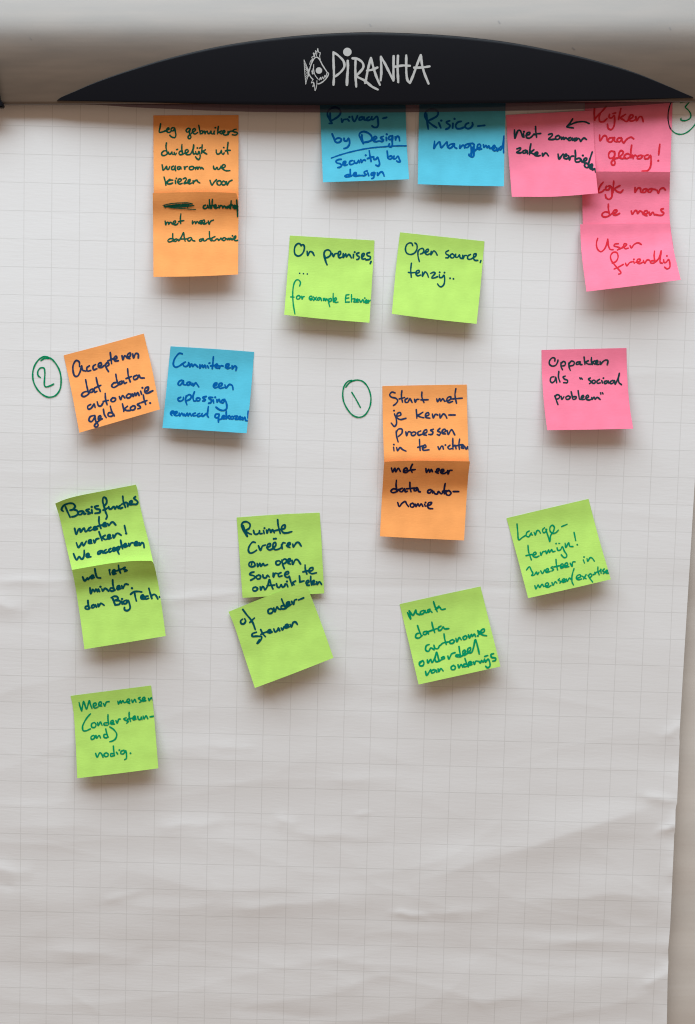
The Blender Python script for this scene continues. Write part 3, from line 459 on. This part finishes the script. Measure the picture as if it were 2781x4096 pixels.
n.write('teal', 30, [
 '200,270 225,340 262,432 200,340 176,270 195,225 250,213 302,250 290,312 238,347 290,390 322,400;355,345 370,392 400,402 435,380 445,348 450,392 482,390;505,345 515,392;520,310;550,340 560,382 585,323 600,330 615,372 640,333 667,377;718,183 725,260 757,387;678,347 792,320;770,332 827,305 827,263 790,273 775,332 805,377 860,380 932,360',
 '382,525 345,518 298,570 278,640 300,682 345,677 402,640;430,575 460,642 490,578 532,563;555,602 607,575 607,543 570,553 560,607 595,637 650,612 692,560 685,523 655,538 650,602 680,632 730,625 785,590;775,560 787,617;770,602 800,528 832,533;850,572 907,550 902,528 870,538 860,582 902,597;945,550 955,592 1000,528 1030,523 1072,577;660,470;690,467',
 '337,813 293,830 288,870 330,892 377,870 367,830 337,813 325,860;410,840 420,887 450,838 465,882 500,843 520,872 567,855',
 '737,798 693,815 700,857 740,857 762,820 737,798;780,790 795,860 817,917;785,802 820,773 852,790 840,827 800,847;865,827 907,800 902,768 875,783 870,832 912,850;935,795 945,852 985,783 1015,783 1062,847',
 '362,968 310,983 298,1005 360,1025 382,1045 350,1072 313,1092;432,1013 398,1035 410,1072 450,1067 462,1030 432,1013;495,1010 505,1052 540,1057 565,1018 592,1042;650,985 655,1042 680,988 712,990;767,978 730,998 735,1037 782,1025;820,1012 882,990 877,963 840,973 825,1017 850,1047 902,1045',
 '1130,863 1135,930 1157,997;1098,967 1192,945;1185,962 1247,935 1247,903 1205,913 1190,962 1225,992 1302,980',
 '387,1193 348,1210 350,1247 390,1252 417,1220 387,1193;455,1190 465,1237 490,1188 510,1200 525,1237 570,1170 595,1083 620,1160 647,1222;560,1172 672,1165;700,1145 715,1192 745,1200 770,1158 790,1197 820,1180 832,1148;855,1150 872,1192;858,1110;890,1033 915,1110 937,1177;987,1103 945,1130 972,1167;1045,1028 1050,1080 1050,1122;1060,1117 1112,1103;1150,1142 1187,1115 1177,1093 1150,1108 1150,1162 1192,1167;1215,1033 1215,1100 1227,1162;1240,1132 1272,1110 1262,1093 1240,1108 1245,1152 1282,1150;1305,1115 1312,1152 1345,1113 1377,1152'])
n = Note('green', 21, '82,360 600,150 1100,-42', '1100,-42 1175,118 1330,520 1492,978', '436,1383 950,1190 1492,978', '82,360 150,520 290,940 436,1383', [(0, 2.5), (.2, 2.8), (.6, 6), (1, 13.5)], [(0, 6.6), (.1, 6.5), (.3, 6.3), (.6, 8), (1, 15)],
  'lime green sticky note tilted left reading "of onder-steunen", overlapping the note above')
n.write('teal', 28, [
 '272,458 246,480 253,517 285,522 312,485 300,453;275,328 320,390 400,490 442,597;368,502 400,470 430,443',
 '652,313 616,335 620,377 660,377 682,335 652,313;690,310 705,357 735,293 755,320 782,325;795,188 820,250 852,312;830,275 790,283 795,317 840,317 870,290;860,267 902,240 897,223 865,238 865,287 922,260;930,220 955,257 970,203 997,193;1023,200 1090,172',
 '457,633 403,655 400,687 470,687 527,695 515,737 468,782 497,735;515,598 540,650 577,692;518,662 560,640 610,625;610,637 652,615 642,598 615,613 625,642 667,630;690,590 710,632 745,600 752,578 770,612;790,575 805,602 830,558;840,572 882,550 877,528 850,538 850,577 897,560;910,530 925,562 955,498 985,498 1007,527'])
n = Note('green', 22, '68,310 600,192 1228,57', '1228,57 1370,630 1515,1205', '340,1463 900,1340 1515,1205', '68,310 185,800 340,1463', STD, STD, 'lime green sticky note tilted left, "maak data autonomie onderdeel van onderwijs" in green ink')
n.write('green', 27, [
 '180,430 225,520 215,450 205,405 260,470 300,393 310,440 352,462;412,398 370,418 370,457 410,442 432,400 442,432 472,425;502,383 470,398 480,427 510,407 532,427;555,273 575,340 607,417;632,338 582,382;600,375 640,353 670,387 722,378',
 '325,618 345,680 377,757;360,722 310,738 298,785 340,797 392,760;452,698 410,713 410,742 445,742 467,705 482,737;530,568 545,640 572,717;485,702 602,660;662,623 625,648 630,687 665,677 692,635 712,662 772,660',
 '492,888 450,908 443,970 480,987 512,940 522,938 562,962;560,900 575,942 615,947 640,905;705,738 715,810 737,887;650,902 690,868 772,850;827,818 788,840 795,872 835,867 852,835 827,818;875,800 890,847 925,788 952,820;1012,763 978,785 990,817 1020,807 1032,775 1012,763;1055,750 1070,792 1100,743 1110,772 1140,738 1157,772;1190,690 1205,742;1222,740 1210,700;1225,732 1282,700 1282,668 1245,678 1230,732 1260,752 1317,762;1190,765',
 '402,1118 353,1145 360,1192 400,1192 417,1150 400,1123 365,1152;465,1110 475,1152 515,1103 532,1147 570,1090 600,998 620,1070 632,1112;580,1110 590,1135 620,1132 660,1112 712,1085 702,1063 670,1080;760,1055 775,1097 815,1023 862,1005;920,918 930,990 947,1062;935,1040 880,1038 873,1055 920,1067 972,1045 1012,985 1002,968 975,988 985,1042 1032,1020 1087,960 1082,933 1050,948 1045,1002 1100,1000 1130,920 1155,818 1185,910 1210,1022',
 '440,1275 455,1332 490,1285 512,1248;562,1248 525,1268 530,1297 565,1287 587,1255 602,1287;620,1240 630,1277 660,1233 692,1267',
 '842,1188 808,1210 815,1247 855,1247 867,1210 842,1188;905,1180 920,1222 950,1173 972,1212;1005,1088 1025,1150 1052,1207;1030,1170 990,1173 990,1207 1042,1200;1060,1177 1097,1155 1087,1133 1060,1148 1065,1187 1107,1175;1125,1140 1140,1172 1160,1128 1187,1128;1205,1130 1225,1152 1245,1118 1265,1142 1287,1098;1290,1110 1300,1137 1337,1098 1362,1150 1362,1200 1330,1222 1303,1200;1288,1060 1332,1045;1417,1018 1380,1033 1385,1070 1447,1085 1440,1117 1403,1127'])
n = Note('green', 23, '91,318 650,185 1216,53', '1216,53 1360,600 1523,1157', '388,1415 950,1290 1523,1157', '91,318 225,800 388,1415', STD, STD, 'lime green sticky note at the far right reading "Lange-termijn! investeer in mensen/expertise"')
n.write('green', 22, [
 '235,398 245,500 260,614 310,580 352,553;402,493 370,513 363,560 395,572 432,520 432,542 447,547;470,510 485,547 510,488 535,488 557,522;612,448 585,478 600,517 630,502 642,470;628,468 660,560 685,637 695,560 732,500 747,440 720,413 690,438 688,490 720,522 765,517 802,480;848,432 922,400',
 '385,688 395,780 432,887;358,832 442,813;450,832 497,805 487,783 460,798 460,842 500,852 537,835;555,785 565,827 590,778 617,773;630,765 640,802 670,753 680,787 710,748 725,777 757,770;785,725 795,757 830,752 857,708 885,770 917,820 912,850 880,857 843,820;772,665;808,662 822,664;895,660 905,717 945,653 960,702 1002,705;1018,513 1040,622;1062,680',
 '365,1027 405,983 430,1030 452,1075 435,1102 470,1097 502,1058 515,1087 537,1058;560,1040 585,1077 612,1028;625,1052 667,1030 657,1008 630,1028 640,1062 692,1045;722,983 700,998 737,1020 713,1042;770,883 775,950 792,1027;738,987 832,965;830,987 872,965 862,943 835,958 840,1002 882,985;890,977 932,955 922,928 895,943 895,987 947,980;965,935 990,977 1000,918 1032,915',
 '1145,890 1160,932;1155,850;1195,870 1205,907 1240,858 1265,865 1297,907',
 '480,1245 495,1287 525,1233 545,1267 580,1223 602,1257;620,1252 667,1230 657,1203 630,1213 625,1252 660,1264 702,1240;715,1200 730,1237 760,1188 782,1207;817,1148 800,1168 837,1185 823,1207;850,1187 892,1165 882,1148 855,1163 865,1197 902,1185;910,1150 925,1182 955,1138 982,1162;1017,1008 990,1110 990,1190 1010,1232',
 '1060,1142 1107,1120 1102,1093 1065,1103 1048,1140 1080,1162 1122,1150;1125,1110 1182,1147;1182,1093 1148,1152;1210,1100 1240,1150 1272,1192;1215,1107 1245,1078 1262,1105 1235,1132;1280,1092 1312,1075 1302,1060;1345,988 1345,1040 1362,1092;1320,1060 1385,1035;1385,1040 1390,1072;1385,1020;1432,1013 1410,1038 1442,1060 1418,1077;1450,1057 1482,1040 1467,1028 1450,1048 1465,1072 1490,1070'])
n = Note('green', 24, '90,250 700,172 1360,87', '1360,87 1378,250 1410,600 1475,1393', '195,1550 800,1480 1475,1393', '90,250 130,450 165,900 195,1550', [(0, .2), (.16, .3), (.3, 1.5), (.6, 5), (1, 11.5)], [(0, .1), (.16, .4), (.3, 1.8), (.6, 6.2), (1, 13.5)], 'green sticky note reading "Meer mensen (ondersteunend) nodig.", lowest note at the left')
n.write('green', 27, [
 '265,487 240,420 223,353;265,487 280,400 295,338 340,457 365,390 385,328 405,390 427,447;450,417 492,395 487,363 455,373 450,422 475,442 522,425;535,402 577,380 567,343 540,358 540,407 582,410;610,370 630,412 655,348 697,340',
 '835,335 845,377 875,328 890,362 915,323 935,357 962,350;965,347 1022,330 1012,298 985,308 980,347 1022,367;1055,315 1070,352 1100,303 1122,347;1187,273 1160,288 1192,315 1202,340 1178,352;1215,322 1262,300 1257,273 1225,288 1225,332 1277,325;1320,290 1330,322 1365,278 1391,320',
 '405,533 360,580 308,660 278,740 290,797 330,802 402,770;467,668 423,690 425,742 470,747 492,700 467,668;515,670 525,717 560,663 587,712;680,543 680,620 692,702;685,672 620,680 618,707 670,712;715,682 767,665 757,638 725,653 725,692 782,695;805,640 825,682 850,618 872,615;967,593 930,613 970,640 1002,650 975,682;1015,508 1015,580 1037,652;985,617 1062,600;1070,612 1112,590 1102,568 1075,588 1080,627 1122,615;1150,575 1160,617 1190,622 1205,583 1217,622;1235,570 1250,612 1280,563 1307,607;1345,580 1402,570',
 '452,873 415,893 420,937 460,922 472,880;490,875 500,917 540,873 562,912;645,773 660,840 682,902;670,862 620,858 618,902 655,912 682,890;710,740 770,780 817,850 802,920 760,957 708,972',
 '485,1158 510,1217 550,1148 575,1160 602,1217;652,1148 618,1170 635,1207 675,1202 682,1165 652,1148;765,1043 770,1110 782,1192;775,1162 725,1163 723,1202 782,1190;815,1140 832,1167;860,1105;932,1108 890,1123 883,1162 925,1162 957,1115 972,1180 967,1240 943,1254;1035,1155'])


# ---------------------------------------------------------------- numbers ringed on the sheet
on_sheet('drawn_ring', 13, '180,345 220,320 275,318 260,305 215,300 160,330 110,400 88,490 100,590 150,680 220,740 275,757 340,740 390,680 408,590 395,470 350,380 300,325 265,310', 18)
on_sheet('written_digit', 13, '175,535 148,510 148,460 180,425 215,430 225,480 220,570 220,620 235,640 280,630 325,608', 18)
on_sheet('drawn_ring', 15, '98,195 125,160 175,125 235,115 290,130 340,180 375,260 385,350 365,440 310,520 250,542 180,520 110,440 70,350 62,260 80,180 120,130 165,118', 17)
on_sheet('written_digit', 15, '165,255 205,320 265,430', 16)
on_sheet('drawn_ring', 9, '1271,462 1320,500 1390,515 1460,495 1520,450 1578,385 1640,290 1665,200 1650,110 1600,40', 17)
on_sheet('written_digit', 9, '1385,100 1430,92 1500,90 1470,130 1450,160 1490,200 1520,250 1515,300 1470,330 1410,335 1390,320 1395,305', 19)

# ---------------------------------------------------------------- flipchart header
hd = bpy.data.objects.new('flipchart_header', None); COL.objects.link(hd); hd.location = unp(1390, 415, -.012)
HO = np.array(hd.location)
tag(hd, 'brushed metal flipchart clamp bar with a black curved name plate reading PIRANHA', 'flipchart header')
zb = unp(1390, 399, -.012)[2]                      # bottom of the metal front
MZ = np.linspace(-.02, .13, 301)
MS = np.interp(MZ, [-.02, 0, .02, .040, .055, .068, .078, .089, .10, .13], [-.12, -.11, -.04, .05, .16, .31, .43, .55, .72, 1.0])
MY = np.cumsum(MS)*(MZ[1]-MZ[0]); MY += -.013 - np.interp(0, MZ, MY)
def metal_y(Z):
    """front of the bar: leans in towards the bottom, rolls back over the top"""
    return np.interp(Z-zb, MZ, MY)
def bar():
    nu = 60; prof = []
    for z in np.linspace(0, .125, 44): prof.append((float(metal_y(zb+z)), zb+z))
    rim = [(prof[0][0]+.0001, zb-.0008), (prof[0][0]+.0005, zb-.0018), (prof[0][0]+.0013, zb-.0026), (prof[0][0]+.0025, zb-.0031), (prof[0][0]+.004, zb-.0030), (prof[0][0]+.004, zb+.02)]
    prof = rim[::-1] + prof + [(.075, zb+.127), (.075, zb+.06)]
    xs = np.linspace(unp(-200, 400, -.014)[0], .42, nu); V = []
    for y, z in prof:
        for x in xs: V.append((x, y, z + .0040*x))
    m = mat('brushed_metal', (.092, .063, .043), .40, 0, 1.0, bump=((4, 300, 300), .07, .0004), var=((14, 40, 90), .82, 1.18))
    m.node_tree.nodes['Principled BSDF'].inputs['Specular Tint'].default_value = (1, .975, .94, 1)
    return mesh('metal_bar', V, gridfaces(nu, len(prof)), m, hd, origin=HO)
bar()
def slab(name, pts, y0, y1, m, parent, bev=.0008):
    """outline given in photo px, built with real thickness between depths y0 (front) and y1"""
    bm = bmesh.new(); f = [bm.verts.new(Vector(unp(x, y, y0))-Vector(HO)) for x, y in pts]; face = bm.faces.new(f)
    r = bmesh.ops.extrude_face_region(bm, geom=[face])
    for v in [e for e in r['geom'] if isinstance(e, bmesh.types.BMVert)]: v.co.y += y1-y0
    bmesh.ops.recalc_face_normals(bm, faces=bm.faces)
    bmesh.ops.bevel(bm, geom=list(bm.edges), offset=bev, segments=2, affect='EDGES')
    me = bpy.data.meshes.new(name); bm.to_mesh(me); bm.free(); me.materials.append(m)
    o = bpy.data.objects.new(name, me); COL.objects.link(o); o.parent = parent; return o
blackm = mat('black_plastic', (.0035, .004, .0065), .40, 0, .13, bump=((900, 900, 900), .12, .0002))
slab('end_cap', [(-160, 150), (-40, 180), (-16, 290), (-3, 395), (10, 411), (12, 428), (-160, 430)], -.020, -.012, blackm, hd)

TOP = [(228, 402), (240, 392), (300, 365), (360, 338), (444, 306), (550, 270), (665, 235), (843, 192), (985, 167), (1127, 149), (1260, 137), (1400, 130), (1480, 128.5), (1647, 133), (1760, 139), (1869, 148),
       (2037, 169), (2179, 195), (2357, 235), (2534, 288), (2667, 342), (2774, 389)]
BOT = [(228, 402), (400, 406), (650, 412), (900, 418), (1150, 421), (1450, 421.5), (1750, 418), (2050, 412), (2300, 406), (2481, 402), (2640, 396), (2774, 390)]
def plate_y(x, Z):
    q = (x-1500)/1273.; t = .0022 + .0085*np.clip(1-q*q, 0, 1)
    z = Z-zb
    return -.0136 - .03*z + .9*z*z - t
def plate_pt(x, y, lift=0):
    x = np.asarray(x, float); y = np.asarray(y, float); Y = np.full(x.shape, -.022)
    for _ in range(6): Y = plate_y(x, unp(x, y, Y)[..., 2])
    return unp(x, y, Y-lift)
def plate():
    nu = 90; xs = 228 + (2774-228)*(.5-.5*np.cos(np.linspace(0, math.pi, nu)))
    yt = np.interp(xs, *zip(*TOP)); yb = np.interp(xs, *zip(*BOT)); rows = []
    c = catmull(TOP, 15); yt = np.interp(xs, c[:, 0], c[:, 1])
    for v, l in [(0, -.012), (0, -.0012), (.004, -.0003), (.015, 0)] + [(v, 0) for v in np.linspace(.06, .95, 18)] + [(.98, 0), (.992, -.0004), (1, -.0014), (1, -.012)]:
        y = yb + (yt-yb)*v
        k = np.clip((yb-yt)/60., 0, 1)
        rows.append(plate_pt(xs, y, l*k if abs(l) < .01 else l))
    V = np.concatenate(rows)
    return mesh('name_plate', V, gridfaces(nu, len(rows)), blackm, hd, origin=HO)
PL = plate()
def on_plate(name, s, width):
    W, Fc = ribbon([tr(3, q) for q in parse(s)], width/REG[3][2], lambda xy, l: plate_pt(xy[:, 0], xy[:, 1], l+.00015))
    return mesh(name, W, Fc, INK['white'], PL, origin=HO, smooth=False)
on_plate('letter', '420,108 419,150 422,250 425,370 420,460;419,106 470,140 530,205 538,262 500,320 442,368', 26)
on_plate('letter', '575,200 577,280 570,370 566,462', 30)
def disc(name, cx, cy, r):
    a = np.linspace(0, 2*math.pi, 33)[:-1]; P = [(cx, cy)]+[(cx+r*math.cos(t), cy+r*math.sin(t)) for t in a]
    P = np.array(tr(3, P)); W = plate_pt(P[:, 0], P[:, 1], .0004)
    return mesh(name, W, [(0, 1+i, 1+(i+1) % 32) for i in range(32)], INK['white'], PL, origin=HO, smooth=False)
disc('letter_dot', 571, 103, 46)
on_plate('letter', '660,195 658,300 662,400 668,480;627,172 680,178 738,222 745,270 700,330 672,362 760,415 840,480 903,512', 27)
on_plate('letter', '828,168 800,270 778,380 765,440;828,168 860,290 890,380 926,462;785,306 840,296 898,272', 27)
on_plate('letter', '936,155 940,270 940,340 933,412;938,158 980,230 1030,330 1072,415;1075,148 1073,280 1073,412', 27)
on_plate('letter', '1122,145 1118,280 1125,432;1212,140 1212,250 1215,350 1228,415 1252,440;1085,265 1180,250 1252,254', 27)
on_plate('letter', '1370,138 1330,240 1290,350 1254,438;1370,138 1388,260 1415,350 1455,448;1300,274 1380,272 1466,260', 27)
EV, EF = [], []
for s_, w_ in [
('155,310 180,230 215,170 240,160 265,180 300,245 350,322;350,322 365,340 345,385 300,430 260,450 245,450;155,345 175,380 197,402', 13),
('205,240 205,300 220,355 255,402;265,410 280,380 285,405 303,375 312,397 328,357 336,378 350,332 362,328;180,310 200,325;185,330 207,342;197,285 190,345', 9),
('160,238 176,195 192,180 184,158 207,152 200,113 222,126 225,88 240,106 248,66 259,105 275,110 270,150 277,190;197,402 180,440 203,432 195,482 212,463 220,525 237,470 240,415;208,440 215,480;190,180 182,215;215,130 215,160;240,110 235,145', 8),
('100,190 105,290 112,380 118,455;100,190 130,260 157,322;118,455 132,400 157,345', 7),
('155,330 106,232;155,330 108,262;155,332 110,290;155,333 110,318;155,335 112,345;155,338 114,372;155,340 116,400;155,342 119,430', 6),]:
    W, Fc = ribbon([tr(3, q) for q in parse(s_)], w_/REG[3][2], lambda xy, l: plate_pt(xy[:, 0], xy[:, 1], l+.00015))
    EF += [tuple(a+len(EV) for a in f) for f in Fc]; EV += W.tolist()
a_ = np.linspace(0, 2*math.pi, 33)[:-1]; P_ = np.array(tr(3, [(262, 305)]+[(262+35*math.cos(t), 305+35*math.sin(t)) for t in a_]))
b0 = len(EV); EV += plate_pt(P_[:, 0], P_[:, 1], .0004).tolist(); EF += [(b0, b0+1+i, b0+1+(i+1) % 32) for i in range(32)]
mesh('fish_emblem', EV, EF, INK['white'], PL, origin=HO, smooth=False)
def bar_surf(xy, l):
    Y = np.full(len(xy), -.012)
    for _ in range(6):
        q = unp(xy[:, 0], xy[:, 1], Y); Y = metal_y(q[:, 2]-.0040*q[:, 0])
    return unp(xy[:, 0], xy[:, 1], Y-l-.0001)
SCR = mat('worn_metal', (.074, .055, .042), .41, 0, .85)
for s_, w_ in [('1995,84 2000,92', 5), ('1480,96 1484,103', 5), ('2290,190 2300,198', 5), ('2680,110 2684,118', 5), ('120,150 126,158', 4)]:
    W, Fc = ribbon(parse(s_), w_, bar_surf)
    mesh('scratch', W, Fc, SCR, hd, origin=HO, smooth=False)

# smoked clear clamp strip under the plate
LIP = [(150, 408), (260, 415), (400, 420), (514, 428), (742, 438.5), (913, 445), (1113, 449), (1400, 450), (1700, 448.5), (2020, 443.5), (2330, 436), (2481, 425.5), (2670, 413), (2780, 402)]
def lip():
    m = bpy.data.materials.new('smoked_clear_plastic'); m.use_nodes = True; nt = m.node_tree; nt.nodes.remove(nt.nodes['Principled BSDF'])
    tp = nt.nodes.new('ShaderNodeBsdfTransparent'); tp.inputs[0].default_value = (.27, .19, .235, 1)
    gl = nt.nodes.new('ShaderNodeBsdfGlossy'); gl.inputs[0].default_value = (1, 1, 1, 1); gl.inputs['Roughness'].default_value = .15
    mx = nt.nodes.new('ShaderNodeMixShader'); mx.inputs[0].default_value = .035
    nt.links.new(tp.outputs[0], mx.inputs[1]); nt.links.new(gl.outputs[0], mx.inputs[2]); nt.links.new(mx.outputs[0], nt.nodes['Material Output'].inputs[0])
    xs = np.linspace(150, 2780, 80); c = catmull(LIP, 20); yb = np.interp(xs, c[:, 0], c[:, 1]); rows = []
    for y0, Y in [(380, -.0115), (392, -.0113), (None, -.0110)]:
        rows.append(unp(xs, yb if y0 is None else np.full(80, y0), Y))
    return mesh('clamp_strip', np.concatenate(rows), gridfaces(80, 3), m, hd, origin=HO)
lip()
